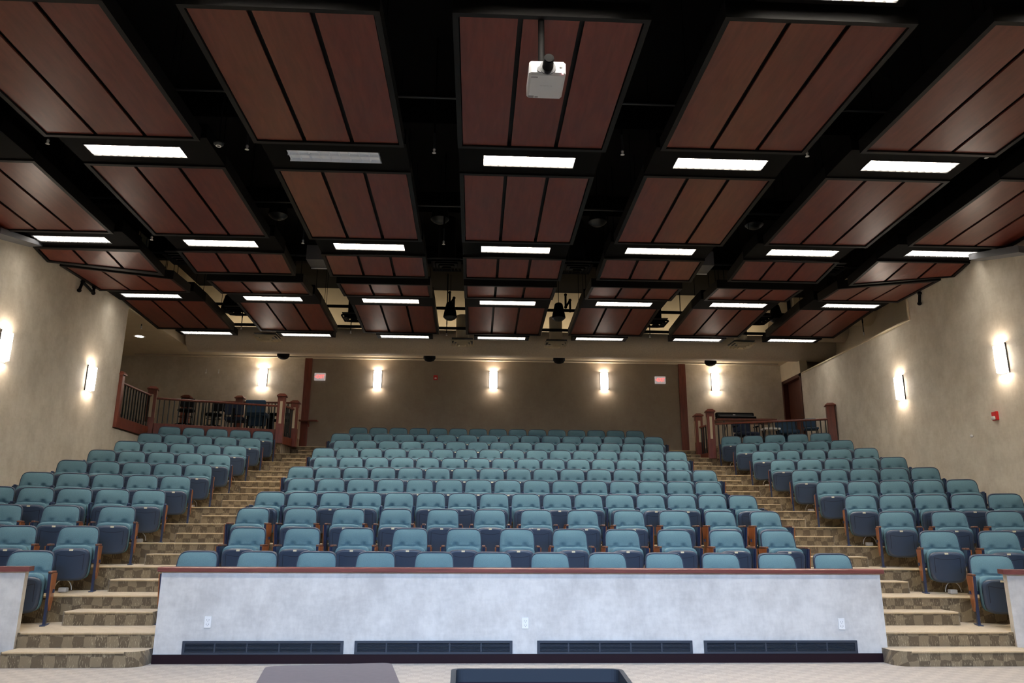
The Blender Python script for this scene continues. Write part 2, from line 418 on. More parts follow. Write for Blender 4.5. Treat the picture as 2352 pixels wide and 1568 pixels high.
# black joists of the deck
g = MB()
for yy in (4, 7.4, 10.8, 14.2, 17.2):
    g.box((XL, yy, TOP-.45), (XR, yy+.18, TOP))
struct('ceiling_joists', g, 'black')
# door in the right wall (recessed leaf and frame)
d = struct('door_1', MB().box((XR+.13, 20.18, LOFT_R), (XR+.18, 21.32, zc(4.36))), 'door', 'dark cherry door in the right wall')
g = MB(); g.box((XR-.02, 20.10, LOFT_R), (XR+.19, 20.19, zc(4.42))); g.box((XR-.02, 21.31, LOFT_R), (XR+.19, 21.40, zc(4.42))); g.box((XR-.02, 20.10, zc(4.34)), (XR+.19, 21.40, zc(4.43)))
ob('door_frame', g, 'door', d)
ob('door_handle', MB().cyl((XR+.06, 20.28, LOFT_R+1.0), (XR+.13, 20.28, LOFT_R+1.0), .02).cyl((XR+.06, 20.28, LOFT_R+1.0), (XR+.06, 20.40, LOFT_R+1.0), .012), 'rod', d)
struct('wall_closet', MB().box((XR+.2, 20.0, LOFT_R-.3), (XR+.3, YB, zc(4.3))), 'black')

# ------------------------------------------------------------------ auditorium chairs
def supermap(u, v, n=5.0):
    s = max(abs(u), abs(v))
    if s < 1e-9: return 0, 0, 0
    du, dv = u/s, v/s
    k = 1/((abs(du)**n+abs(dv)**n)**(1/n))
    return u*k, v*k, s
LEAN = .27
def back_pt(x, t, d):
    """t: 0 bottom .. 1 top along the leaning back; d: distance in front of its mid plane"""
    z = .37 + t*.455; y = -.03 - (.829-z)*math.tan(LEAN)
    return (x, y - d*math.cos(LEAN), z + d*math.sin(LEAN)*-.0 - d*math.sin(LEAN))
def backrest_mesh():
    mb = MB(); N, K = 26, 26; vs = []; fs = []
    for j in range(K+1):
        for i in range(N+1):
            u, v = -1+2*i/N, -1+2*j/K
            a, b, s = supermap(u, v, 6)
            t = (b+1)/2; hw = .250 - .018*t
            d = .022 + .034*(1-s**6)
            # horizontal crease at 46 % and two button dimples
            cr = math.exp(-((t-.50)/.02)**2)*.022*(1 if abs(a) < .9 else .4)
            bt = sum(math.exp(-(((a-c)*hw)**2+((t-.545)*.455)**2)/.0010)*.036 for c in (-.45, .45))
            bulge = .016*math.exp(-((t-.34)/.13)**2)+.006*math.exp(-((t-.78)/.16)**2)
            d += (bulge-cr-bt)*(1-s**8)
            vs.append(back_pt(a*hw, t, d))
    for j in range(K):
        for i in range(N): fs.append((j*(N+1)+i, j*(N+1)+i+1, (j+1)*(N+1)+i+1, (j+1)*(N+1)+i))
    return mb.add(vs, fs, True)
def rim_pts(n, grow):
    out = []
    for i in range(n):
        a = 2*PI*i/n; u, v = math.cos(a), math.sin(a); s = max(abs(u), abs(v)); x, t, _ = supermap(u/s, v/s, 6)
        tt = (t+1)/2; hw = .250-.018*tt
        out.append((x*(hw+grow), tt+t*grow/.455))
    return out
def shell_mesh():
    """navy edge and rear shell of the back"""
    mb = MB(); n = 56; vs = []; fs = []
    rings = [(0, .020), (.006, .012), (.006, -.02), (-.01, -.035)]
    for g_, d in rings:
        for x, t in rim_pts(n, g_): vs.append(back_pt(x, t, d))
    for r in range(len(rings)-1):
        for i in range(n): fs.append((r*n+i, r*n+(i+1) % n, (r+1)*n+(i+1) % n, (r+1)*n+i))
    mb.add(vs, fs, True); o = (len(rings)-1)*n
    mb.add([vs[o+i] for i in range(n)], [tuple(range(n))])
    return mb
def piping_mesh():
    mb = MB(); n = 56; P_ = [Vector(back_pt(x, t, .024)) for x, t in rim_pts(n, .003)]
    vs = []; fs = []; r = .0065
    for i in range(n):
        p = P_[i]; tdir = (P_[(i+1) % n]-P_[i-1]).normalized(); nrm = Vector((0, -math.cos(LEAN), -math.sin(LEAN))); b = tdir.cross(nrm)
        for k in range(6): a = 2*PI*k/6; vs.append(p+(nrm*math.cos(a)+b*math.sin(a))*r)
    for i in range(n):
        for k in range(6): fs.append((i*6+k, ((i+1) % n)*6+k, ((i+1) % n)*6+(k+1) % 6, i*6+(k+1) % 6))
    return mb.add(vs, fs, True)
# the folded seat: a slab standing on edge; s = 0 bottom .. 1 top, q = outward (towards the stage)
def seat_pt(x, s, q):
    z = .155 + s*.40; y = -.285 - s*.035
    return (x, y-q, z)
def slab(hw0, hw1, q0, q1, s0=0, s1=1, n=5, bev=.02, N=14, dome=0.0):
    """rounded slab between q0 (rear) and q1 (front); widths hw0 bottom, hw1 top"""
    mb = MB(); ring = 48; vs = []; fs = []
    def R(grow, q):
        o = []
        for i in range(ring):
            a = 2*PI*i/ring; u, v = math.cos(a), math.sin(a); m = max(abs(u), abs(v)); x, t, _ = supermap(u/m, v/m, n)
            tt = (t+1)/2; hw = hw0+(hw1-hw0)*tt
            o.append(seat_pt(x*(hw-grow), s0+(s1-s0)*(tt-t*grow/.4), q))
        return o
    L_ = [R(bev, q0), R(0, q0+bev*.6), R(0, q1-bev*.6), R(bev*.4, q1-bev*.15), R(bev, q1)]
    for l in L_: vs += l
    for r in range(len(L_)-1):
        for i in range(ring): fs.append((r*ring+i, r*ring+(i+1) % ring, (r+1)*ring+(i+1) % ring, (r+1)*ring+i))
    mb.add(vs, fs, True); mb.add(L_[0], [tuple(range(ring-1, -1, -1))]); mb.add(L_[-1], [tuple(range(ring))])
    return mb
def groove_mesh():
    mb = MB(); vs = []; fs = []; n = 14
    for i in range(n+1):
        x = -.15+.30*i/n; s = .80-.055*(1-(x/.15)**2)
        for q, ds in ((.1565, 0), (.1565, -.018)): vs.append(seat_pt(x, s+ds, q))
    for i in range(n): fs.append((i*2, i*2+1, i*2+3, i*2+2))
    mb.add(vs, fs)
    for sx in (-1, 1):
        mb.add([seat_pt(sx*.15, .80, .1565), seat_pt(sx*.158, .80, .1565), seat_pt(sx*.158, .30, .1565), seat_pt(sx*.15, .30, .1565)], [(0, 1, 2, 3)])
    return mb
MESH = {}
def shared(key, fn, m):
    if key not in MESH:
        me = fn().mesh(key); me.materials.append(M[m]); MESH[key] = me
    return MESH[key]
def frame_fn(x):
    """one standard: foot, leg, bracket plate"""
    def f():
        mb = MB(); t = .014
        mb.bbox((x-.03, -.40, 0), (x+.03, -.16, .012), .004)
        mb.hexa([(x-t, -.33, .01), (x+t, -.33, .01), (x+t, -.26, .01), (x-t, -.26, .01)], [(x-t, -.36, .34), (x+t, -.36, .34), (x+t, -.24, .34), (x-t, -.24, .34)])
        mb.hexa([(x-t, -.36, .34), (x+t, -.36, .34), (x+t, -.24, .34), (x-t, -.24, .34)], [(x-t, -.41, .575), (x+t, -.41, .575), (x+t, -.18, .575), (x-t, -.18, .575)])
        mb.box((x-.05, -.29, .36), (x+.05, -.25, .40))
        return mb
    return f
def panel_fn(x):
    def f():
        mb = MB(); t = .010; s = 1 if x > 0 else -1; x2 = x+s*.012
        mb.hexa([(x2-t, -.35, .15), (x2+t, -.35, .15), (x2+t, -.24, .15), (x2-t, -.24, .15)], [(x2-t, -.43, .575), (x2+t, -.43, .575), (x2+t, -.14, .575), (x2-t, -.14, .575)])
        return mb
    return f
def woodside_fn(x):
    """tapered wooden outer face of an end standard"""
    def f():
        mb = MB(); t = .006; s = 1 if x > 0 else -1; x2 = x+s*.028
        mb.hexa([(x2-t, -.33, .16), (x2+t, -.33, .16), (x2+t, -.26, .16), (x2-t, -.26, .16)], [(x2-t, -.38, .24), (x2+t, -.38, .24), (x2+t, -.205, .24), (x2-t, -.205, .24)])
        mb.hexa([(x2-t, -.38, .24), (x2+t, -.38, .24), (x2+t, -.205, .24), (x2-t, -.205, .24)], [(x2-t, -.435, .577), (x2+t, -.435, .577), (x2+t, -.135, .577), (x2-t, -.135, .577)])
        return mb
    return f
def arm_fn(x, L_=.28, w=.028):
    def f():
        return MB().bbox((x-w, -.14-L_, .577), (x+w, -.14, .603), .008)
    return f
P1W, PN = .7286, .533
PROTO = {}
def chair_proto(kind, pitch, left, right):
    """kind: 'wide' (wood arms) / 'narrow'; left, right in {'none','frame','panel','tablet'}"""
    key = (kind, round(pitch, 3), left, right)
    if key in PROTO: return key
    parts = []
    parts.append(('backrest', shared('backrest', backrest_mesh, 'fabric')))
    parts.append(('back_shell', shared('back_shell', shell_mesh, 'piping')))
    parts.append(('piping', shared('piping', piping_mesh, 'piping')))
    parts.append(('seat_cushion', shared('seat_cushion', lambda: slab(.222, .238, -.02, .085, 0.0, 1.08, 5, .03), 'fabric')))
    parts.append(('seat_pan', shared('seat_pan', lambda: slab(.205, .224, .078, .155, -.02, .985, 4.5, .03), 'pan')))
    for side, what in ((-1, left), (1, right)):
        x = side*(.278 if kind == 'wide' else pitch/2)
        if what == 'none': continue
        wide = kind == 'wide'
        parts.append(('side_frame', shared('side_frame_%.3f' % x, frame_fn(x), 'frame')))
        parts.append(('armrest', shared('armrest_%s_%.3f' % (kind, x), arm_fn(x, .24 if wide else .16, .024 if wide else .020), 'armwood' if wide else 'frame')))
        if what == 'wood':
            parts.append(('end_panel', shared('end_panel_%.3f' % x, panel_fn(x), 'frame')))
            parts.append(('wooden_side', shared('wooden_side_%.3f' % x, woodside_fn(x), 'tablet')))
    PROTO[key] = parts
    return key
def put_chair(x, y, z, rz, key, label, group):
    t = thing('auditorium_chair', label, 'chair', (x, y, z), rz, group)
    for nm, me in PROTO[key]:
        o = bpy.data.objects.new(nm, me); C.objects.link(o); o.parent = t
        if nm == 'wooden_side': o['label'] = 'orange-brown wooden outer side panel'
        if nm == 'seat_pan':
            a = bpy.data.objects.new('number_plate', shared('number_plate', lambda: MB().box((-.022, -.475, .515), (.022, -.4555, .537)), 'plate'))
            C.objects.link(a); a.parent = o; a['label'] = 'small cream seat number plate'
            a = bpy.data.objects.new('curved_groove', shared('curved_groove', groove_mesh, 'groove')); C.objects.link(a); a.parent = o
    return t
ORD = ['first', 'second', 'third', 'fourth', 'fifth', 'sixth', 'seventh', 'eighth', 'ninth', 'tenth', 'eleventh']
CENTRE = {1: (12, -3.407, 4.615), 2: (11, -3.119, 4.333), 3: (12, -3.364, 4.574)}
for k in range(4, 12): CENTRE[k] = (16, -3.397, 4.603) if k % 2 == 0 else (15, -3.132, 4.338)
def seatname(i, n):
    if i == 0: return 'left aisle end seat'
    if i == n-1: return 'right aisle end seat'
    if i < n-i-1 or (n % 2 and i == n//2): 
        if n % 2 and i == n//2: return 'exact middle seat'
        return '%s seat from left aisle' % ORD[i]
    return '%s seat from right aisle' % ORD[n-1-i]
for k, (n, xa, xb) in CENTRE.items():
    pit = (xb-xa)/(n-1)
    for i in range(n):
        x = xa+i*pit; wide = k <= 3
        left = 'wood' if i == 0 or wide else 'frame'
        right = 'wood' if i == n-1 or wide else 'none'
        key = chair_proto('wide' if wide else 'narrow', pit, left, right)
        put_chair(x, TY(k), zf(k), 0, key, 'teal folding chair, centre block, %s row from front, %s' % (ORD[k-1], seatname(i, n)), 'teal chairs of the centre block')
for side in ('left', 'right'):
    for k in range(1, 11):
        wide = k <= 3; pit = .7316 if wide else PN; n = 3 if wide else 5
        for i in range(n):
            t = i*pit
            if side == 'left': x = -5.30-t*math.cos(.305); y = TY(k)-.254-t*math.sin(.305); rz = .305
            else: x = 6.55+t*math.cos(.372); y = TY(k)-.297-t*math.sin(.372); rz = -.372
            ai, ou = 'wood', ('wood' if wide else 'frame')
            if i > 0 and not wide: ai = 'none'
            if side == 'left': lf, rt = ou, ai
            else: lf, rt = ai, ou
            key = chair_proto('wide' if wide else 'narrow', pit, lf, rt)
            pos = 'aisle end seat' if i == 0 else ('seat against the wall' if i == n-1 and not wide else '%s seat from aisle' % ORD[i])
            put_chair(x, y, zf(k), rz, key, 'teal folding chair, %s block, %s row from front, %s' % (side, ORD[k-1], pos), 'teal chairs of the %s block' % side)
# small white aisle light boxes with a looped cable under the aisle chairs of every second row
lb = None
for side in ('left', 'right'):
    for k in (2, 4, 6, 8, 10):
        s = -1 if side == 'left' else 1
        x, y = (-5.14, TY(k)-.254-.30) if side == 'left' else (6.36, TY(k)-.297-.30)
        lab = 'small white box with looped cable beside aisle leg, %s row, %s block' % (ORD[k-1], side)
        if lb is None:
            lb = thing('aisle_light_box', lab, 'light box', (x, y, zf(k)), 0, 'white boxes at the aisle legs')
            ob('box', MB().bbox((-.05, -.04, 0), (.05, .04, .06), .01), 'white', lb)
            pts = [(.05*math.cos(a)*2.2, -.02, .03+.13*math.sin(a)) for a in [PI*i/10 for i in range(11)]]
            ob('cable', MB().tube(pts, .006, 6), 'wire', lb)
        else: copy_tree(lb, (x+s*.12, y, zf(k)), 0, lab)
lb.location.x -= .12

# ------------------------------------------------------------------ ceiling clouds and lights
COLX = [-6.93, -4.36, -1.87, .65, 3.18, 5.70, 8.13]
PX = [(-7.86, -5.99), (-5.32, -3.45), (-2.80, -.95), (-.28, 1.58), (2.26, 4.10), (4.78, 6.55), (7.20, 9.02)]
PX[6] = (7.20, 8.93); PX[0] = (-7.78, -5.95)
LX = {'0': [-7.0, -4.5, -1.93, .65, 3.21, 5.77, 8.3], 'A': [-7.0, -4.48, -1.926, .652, 3.212, 5.771, 8.2], 'B': [-6.96, -4.457, -1.907, .651, 3.205, 5.734, 8.2], 'C': [-6.97, -4.41, -1.887, .654, 3.20, 5.72, 8.2], 'D': [-6.75, -4.30, -1.83, .622, 3.12, 5.62, 8.05]}
DY = [-.02, .01, .02, 0, -.08, -.16, -.26]
CN = ['leftmost', 'second', 'third', 'middle', 'fifth', 'sixth', 'rightmost']
def plate(mb, q, th):
    """q: near-left, near-right, far-right, far-left (x,y,z) underside corners"""
    up = [(x, y, z+th) for x, y, z in q]
    mb.hexa([q[0], q[1], q[2], q[3]], up)
def lerp(a, b, t): return tuple(a[i]+(b[i]-a[i])*t for i in range(3))
def bil(q, u, v): return lerp(lerp(q[0], q[1], u), lerp(q[3], q[2], u), v)
def cloud(q, label):
    c = [sum(p[i] for p in q)/4 for i in range(3)]
    t = thing('ceiling_panel', label, 'ceiling panel', c, 0, 'cherry ceiling panels hung in rows')
    q = [tuple(p[i]-c[i] for i in range(3)) for p in q]
    W_ = q[1][0]-q[0][0]; D_ = q[3][1]-q[0][1]
    fw = .055
    u0, v0 = fw/abs(W_), fw/max(.3, abs(D_))
    f = MB()
    for a in ((0, 0, 1, v0), (0, 1-v0, 1, 1), (0, v0, u0, 1-v0), (1-u0, v0, 1, 1-v0)):
        quad = [bil(q, a[0], a[1]), bil(q, a[2], a[1]), bil(q, a[2], a[3]), bil(q, a[0], a[3])]
        plate(f, [(x, y, z-.02) for x, y, z in quad], .18)
    plate(f, [(x, y, z+.06) for x, y, z in (bil(q, u0, v0), bil(q, 1-u0, v0), bil(q, 1-u0, 1-v0), bil(q, u0, 1-v0))], .09)
    ob('frame', f, 'frameblack', t)
    gap = .018/abs(W_)*1.4
    ws = (1-2*u0)/3
    for i in range(3):
        a, b = u0+ws*i+(gap if i else 0.006), u0+ws*(i+1)-(gap if i < 2 else 0.006)
        p = MB(); plate(p, [bil(q, a, v0+.004), bil(q, b, v0+.004), bil(q, b, 1-v0-.004), bil(q, a, 1-v0-.004)], .02)
        ob('veneer_plank', p, 'veneer', t)
    g = MB()
    for u, v in ((.12, .2), (.88, .2), (.12, .8), (.88, .8)):
        x, y, z = bil(q, u, v); g.cyl((x, y, z+.1), (x, y, TOP-c[2]), .006, n=6)
    ob('hanger_wires', g, 'black', t)
def troffer(x, y, z, label, wide, lit=True, x0=None, x1=None, lamp='tube'):
    """y: centre"""
    t = thing('ceiling_light', label, 'ceiling light', (x, y, z), 0, 'long ceiling lights between the panels')
    hl, hw = .61, .148
    f = MB()
    X0, X1 = (x0-x, x1-x) if wide else (-.70, .70)
    Y0, Y1 = (-.40, .34) if wide else (-.20, .20)
    h = .20 if wide else .16
    for a in ((X0, Y0, -hl, Y1), (hl, Y0, X1, Y1), (-hl, Y0, hl, -hw), (-hl, hw, hl, Y1)):
        f.box((a[0], a[1], 0), (a[2], a[3], h))
    f.box((-hl, -hw, h-.03), (hl, hw, h))
    ob('housing', f, 'board', t)
    if lit:
        ob('diffuser', MB().box((-hl, -hw, .063), (hl, hw, .07)), lamp, t)
        g = MB()
        for i in range(1, 12): xx = -hl+i*2*hl/12; g.box((xx-.002, -hw, .002), (xx+.002, hw, .062))
        g.box((-hl, -.052, .002), (hl, -.048, .062)); g.box((-hl, .048, .002), (hl, .052, .062)); g.box((-hl, hw-.004, .002), (hl, hw-.001, .062)); g.box((-hl, -hw+.001, .002), (hl, -hw+.004, .062))
        g.box((-hl+.001, -hw, .002), (-hl+.004, hw, .062)); g.box((hl-.004, -hw, .002), (hl-.001, hw, .062))
        ob('louver_blades', g, 'blade', t)
        g = MB()
        for s in (-1, 1):
            g.box((-hl-.008, s*hw-.006, -.006), (hl+.008, s*hw+.006, .012)); g.box((s*hl-.006, -hw, -.006), (s*hl+.006, hw, .012))
        ob('trim_ring', g, 'frameblack', t)
    else:
        g = MB()
        for i in range(10):
            xx = -hl+.02+i*(2*hl-.04)/9
            g.add([(xx-.010, -hw, .045), (xx, -hw, .008), (xx+.010, -hw, .045), (xx-.010, hw, .045), (xx, hw, .008), (xx+.010, hw, .045)], [(0, 1, 4, 3), (1, 2, 5, 4), (0, 2, 1), (3, 4, 5)])
        g.box((-hl, -hw, .045), (hl, hw, .055)); g.box((-hl, -.004, .01), (hl, .004, .045)); g.box((-hl, hw-.006, .0), (hl, hw, .045))
        ob('louver', g, 'louver', t, label='unlit blue-grey louver')
    g = MB()
    for sx in (-.4, .4): g.cyl((sx, 0, h), (sx, 0, TOP-z), .006, n=6)
    ob('hanger_wires', g, 'black', t)
for c in range(7):
    a, b = PX[c]; dy = DY[c]
    if c in (0, 6): o_ = 1 if c == 0 else -1
    def Q(y0, y1, z0, z1, yl0=None, yl1=None):
        """optional different depths on the outer side"""
        if c == 0: ya0, yb0, ya1, yb1 = (yl0 or y0), y0, (yl1 or y1), y1
        elif c == 6: ya0, yb0, ya1, yb1 = y0, (yl0 or y0), y1, (yl1 or y1)
        else: ya0, yb0, ya1, yb1 = y0, y0, y1, y1
        return [(a, ya0+dy, zc(z0)), (b, yb0+dy, zc(z0)), (b, yb1+dy, zc(z1)), (a, ya1+dy, zc(z1))]
    nm = CN[c]
    cloud(Q(6.05, 8.60, 4.71, 4.72), 'large cherry ceiling panel nearest the stage, %s column' % nm)
    cloud(Q(9.53, 11.86, 4.85, 4.77), 'cherry ceiling panel, second row from the stage, %s column' % nm)
    cloud(Q(12.83, 13.75 if c not in (0, 6) else 13.95, 4.88, 4.78, None, 13.32), 'shallow cherry ceiling panel, third row from the stage, %s column' % nm)
    cloud(Q(14.36, 15.27, 4.86, 4.88, 13.72, None), 'shallow cherry ceiling panel, fourth row from the stage, %s column' % nm)
    cloud(Q(16.17, 18.23, 5.00, 4.88), 'cherry ceiling panel in the last row by the back wall, %s column' % nm)
    LM = 'tubedim' if c in (0, 6) else 'tube'
    troffer(LX['0'][c], 5.76+min(dy, -.08), zc(4.80), 'bright ceiling light in front of the first panel row, %s column' % nm, False)
    troffer(LX['A'][c], 9.18+dy, zc(4.85), ('unlit ceiling light with visible louvers behind the first panel row' if c == 2 else 'bright ceiling light behind the first panel row, %s column' % nm), True, c != 2, a, b, LM)
    troffer(LX['B'][c], 12.52+dy, zc(4.90), 'bright ceiling light behind the second panel row, %s column' % nm, True, True, a, b, LM)
    troffer(LX['C'][c], 15.84+dy, zc(4.955), 'bright ceiling light behind the fourth panel row, %s column' % nm, True, True, a, b, LM)
    troffer(LX['D'][c], 18.68+dy, zc(4.90), 'bright ceiling light at the back end of the panels, %s column' % nm, False, True, None, None, 'tubedim')

# ------------------------------------------------------------------ ducts, pipes and things under the deck
def solo(name, mb, m, label, cat, group=None, origin=None):
    if origin is None:
        xs = [v[0] for v in mb.v]; ys = [v[1] for v in mb.v]; zs = [v[2] for v in mb.v]
        origin = ((min(xs)+max(xs))/2, (min(ys)+max(ys))/2, min(zs))
    return tag(ob(name, mb, m, None, origin), label, cat, group)
g = MB().cyl((-7.72, 20.2, zc(5.15)), (9.9, 20.2, zc(5.15)), .37, n=48)
d = solo('air_duct', g, 'duct', 'long tan round duct running along the back wall', 'duct')
solo('air_duct', MB().cyl((7.95, 19.35, zc(5.46)), (9.9, 19.35, zc(5.46)), .33, n=40), 'duct', 'short round duct stub in front of the long duct at the right', 'duct')
solo('air_duct', MB().cyl((8.98, 17.95, zc(5.62)), (9.9, 17.95, zc(5.62)), .42, n=40), 'cream', 'thick cream duct entering the right wall above the last panel', 'duct')
solo('sprinkler_pipe', MB().cyl((-9.5, 21.0, zc(4.87)), (8.7, 21.0, zc(4.87)), .022, n=10), 'duct', 'thin cream pipe under the low rear ceiling', 'pipe')
for i, (x, y, z) in enumerate(((-.35, 19.3, 5.86), (0, 18.75, 5.16))):
    solo('deck_pipe', MB().cyl((XL, y, zc(z)), (XR, y, zc(z)), .04, n=10), 'black', ('upper' if i == 0 else 'lower')+' black pipe in front of the cream bulkhead', 'pipe')
for i, (y, z, w_) in enumerate(((8.75, 5.5, 'first'), (12.3, 5.6, 'second'), (14.9, 5.6, 'third'))):
    solo('conduit', MB().cyl((XL, y, zc(z)), (XR, y, zc(z)), .02, n=8), 'grey', 'thin dark conduit above the gap behind the %s panel row' % w_, 'pipe')
def frange(v): return v
# pendant loudspeakers
GAPX = [-5.72, -3.12, -.62, 1.92, 4.42, 6.87]
sp = None
PEND = [(-3.66, 13.0, 5.60, 'front row, left'), (-.72, 13.0, 5.60, 'front row, left of the middle column'), (2.2, 13.0, 5.62, 'front row, right of the middle column'), (5.16, 13.0, 5.64, 'front row, right'),
        (-6.20, 18.4, 5.38, 'back row, far left'), (-.69, 18.4, 5.30, 'back row, left of the middle column, against cream'), (2.06, 18.4, 5.33, 'back row, right of the middle column, against cream'), (7.68, 18.4, 5.40, 'back row, far right')]
for x, y, z, w_ in PEND:
    lab = 'black pendant loudspeaker, %s' % w_
    if sp is None:
        sp = thing('pendant_speaker', lab, 'loudspeaker', (x, y, zc(z)), 0, 'black pendant loudspeakers')
        ob('speaker_body', MB().lathe((0, 0, 0), [(.0, .45), (.06, .45), (.10, .42), (.155, .17), (.172, .07), (.17, .05)], 28), 'black', sp)
        ob('speaker_grille', MB().lathe((0, 0, 0), [(.17, .05), (.13, .01), (.08, -.02), (.0, -.03)], 28), 'grey', sp)
        ob('cable', MB().cyl((0, 0, .44), (0, 0, TOP-zc(z)), .008, n=6), 'black', sp)
    else: copy_tree(sp, (x, y, zc(z)), 0, lab)
# small dome speakers under the duct
dm = None
for x, w_ in ((-5.36, 'above the left exit sign'), (-1.32, 'left of the middle sconce'), (2.32, 'right of the middle sconce'), (6.65, 'right of the right exit sign')):
    lab = 'small black dome speaker under the long duct, %s' % w_
    if dm is None:
        dm = thing('dome_speaker', lab, 'loudspeaker', (x, 20.75, zc(4.74)), 0, 'black dome speakers under the duct')
        ob('dome', MB().lathe((0, 0, 0), [(.0, .18), (.15, .18), (.165, .16), (.17, .09), (.13, .03), (.07, .0), (0, -.005)], 24), 'black', dm)
        ob('bracket', MB().cyl((0, 0, .17), (0, 0, .19), .03, n=8), 'black', dm)
    else: copy_tree(dm, (x, 20.75, zc(4.74)), 0, lab)
# square air diffusers on round necks
def diffuser(x, y, z, m, label, grp, h):
    t = thing('air_diffuser', label, 'air diffuser', (x, y, zc(z)), 0, grp)
    f = MB()
    for i, s in enumerate((.29, .225, .16, .095)):
        zz = -.0+.028*i*0; w_ = .022
        for k in range(4):
            a = PI/2*k; R = Matrix.Rotation(a, 3, 'Z')
            dz = -.022*i; f.hexa([R @ Vector(p) for p in ((-s, -s, dz), (s, -s, dz), (s-w_, -s+w_, .035+dz), (-s+w_, -s+w_, .035+dz))], [R @ Vector(p) for p in ((-s, -s, .010+dz), (s, -s, .010+dz), (s-w_, -s+w_, .045+dz), (-s+w_, -s+w_, .045+dz))])
    ob('louvers', f, m, t)
    ob('back_plate', MB().box((-.27, -.27, .075), (.27, .27, .09)), 'slot', t)
    ob('neck', MB().cyl((0, 0, .08), (0, 0, h), .17, n=24), m, t)
for x, y, w_ in ((-5.34, 18.98, 'between the two left lights'), (-.38, 19.15, 'left of the middle light'), (2.06, 19.15, 'right of the middle light'), (6.90, 18.9, 'between the two right lights')):
    diffuser(x, y, 4.86, 'cream', 'cream square air diffuser before the long duct, %s' % w_, 'cream air diffusers', .75)
for x, y, w_ in ((-5.635, 13.95, 'after the leftmost column'), (-.615, 14.0, 'left of the middle column'), (1.93, 14.0, 'right of the middle column'), (6.875, 13.8, 'before the rightmost column')):
    diffuser(x, y, 5.1, 'black', 'black square air diffuser in the gap %s' % w_, 'black air diffusers in the gaps', 1.0)
for x, y, w_ in ((-3.0, 18.0, 'third'), (4.42, 18.0, 'fifth'), (-5.68, 17.6, 'second'), (6.86, 17.6, 'rightmost')):
    diffuser(x, y, 5.15, 'black', 'black air diffuser beside the last panel of the %s column' % w_, 'black air diffusers at the back', .9)
# light grey duct boxes seen in the gaps and at the walls
for a, b_, w_ in (((-3.42, 14.6), (-2.83, 14.6), 'gap left of the third column'), ((4.13, 14.45), (4.75, 14.45), 'gap right of the fifth column')):
    g = MB().box((a[0], a[1]-.25, zc(5.32)), (b_[0], a[1]+.25, zc(5.62)))
    t = solo('air_box', g, 'lightgrey', 'light grey air box with bright edge in the %s' % w_, 'air duct')
    e = ob('edge_strip', MB().box((a[0]-t.location.x, .25-.0, -.015), (b_[0]-t.location.x, .28, .02)), 'white', t)
g = MB().hexa([(XL, 11.6, zc(4.58)), (XL+.22, 11.6, zc(4.62)), (XL+.22, 12.75, zc(4.86)), (XL, 12.75, zc(4.84))], [(XL, 11.6, zc(4.70)), (XL+.22, 11.6, zc(4.72)), (XL+.22, 12.75, zc(4.93)), (XL, 12.75, zc(4.93))])
solo('air_box', g, 'lightgrey', 'light grey air box against the left wall under the outer panel', 'air duct')
g = MB().hexa([(XR-.22, 11.1, zc(4.50)), (XR, 11.1, zc(4.47)), (XR, 12.3, zc(4.80)), (XR-.22, 12.3, zc(4.82))], [(XR-.22, 11.1, zc(4.62)), (XR, 11.1, zc(4.60)), (XR, 12.3, zc(4.93)), (XR-.22, 12.3, zc(4.93))])
solo('air_box', g, 'lightgrey', 'light grey air box against the right wall under the outer panel', 'air duct')
# sprinkler drops
n_ = 0
SPR = [(-5.72, 9.35, 5.0, 'front, far left'), (-3.12, 9.35, 5.0, 'front, left'), (-.62, 9.3, 5.0, 'front, left of the middle'), (1.92, 9.2, 5.0, 'front, right of the middle'), (4.42, 9.1, 5.0, 'front, right'), (6.85, 9.0, 5.0, 'front, far right'),
       (-5.72, 12.7, 5.0, 'middle row, far left'), (-3.1, 12.7, 5.0, 'middle row, left'), (-.62, 12.6, 5.0, 'middle row, left of the middle'), (6.87, 12.3, 5.0, 'middle row, far right'),
       (-8.1, 18.05, 4.82, 'over the left loft'), (-5.9, 18.6, 5.0, 'back row, left'), (-3.25, 19.0, 5.05, 'back row, second from left'), (-.8, 19.2, 5.08, 'back row, middle'), (4.5, 18.9, 5.05, 'back row, right'), (9.3, 17.2, 4.75, 'in the recess of the right wall')]
s0 = None
for x, y, z, w_ in SPR:
    lab = 'small sprinkler head on a drop pipe, %s' % w_
    if s0 is None:
        s0 = thing('sprinkler', lab, 'sprinkler', (x, y, zc(z)), 0, 'sprinkler heads')
        ob('sprinkler_head', MB().lathe((0, 0, 0), [(.0, .0), (.028, .002), (.012, .02), (.02, .05), (.012, .07), (0, .07)], 12), 'white', s0)
        ob('drop_pipe', MB().cyl((0, 0, .07), (0, 0, .30), .012, n=8), 'grey', s0)
        ob('branch_pipe', MB().cyl((0, 0, .30), (0, 0, TOP-zc(z)), .015, n=8), 'black', s0)
    else: 
        c_ = copy_tree(s0, (x, y, zc(z)), 0, lab)
        if z == 4.82:
            pass
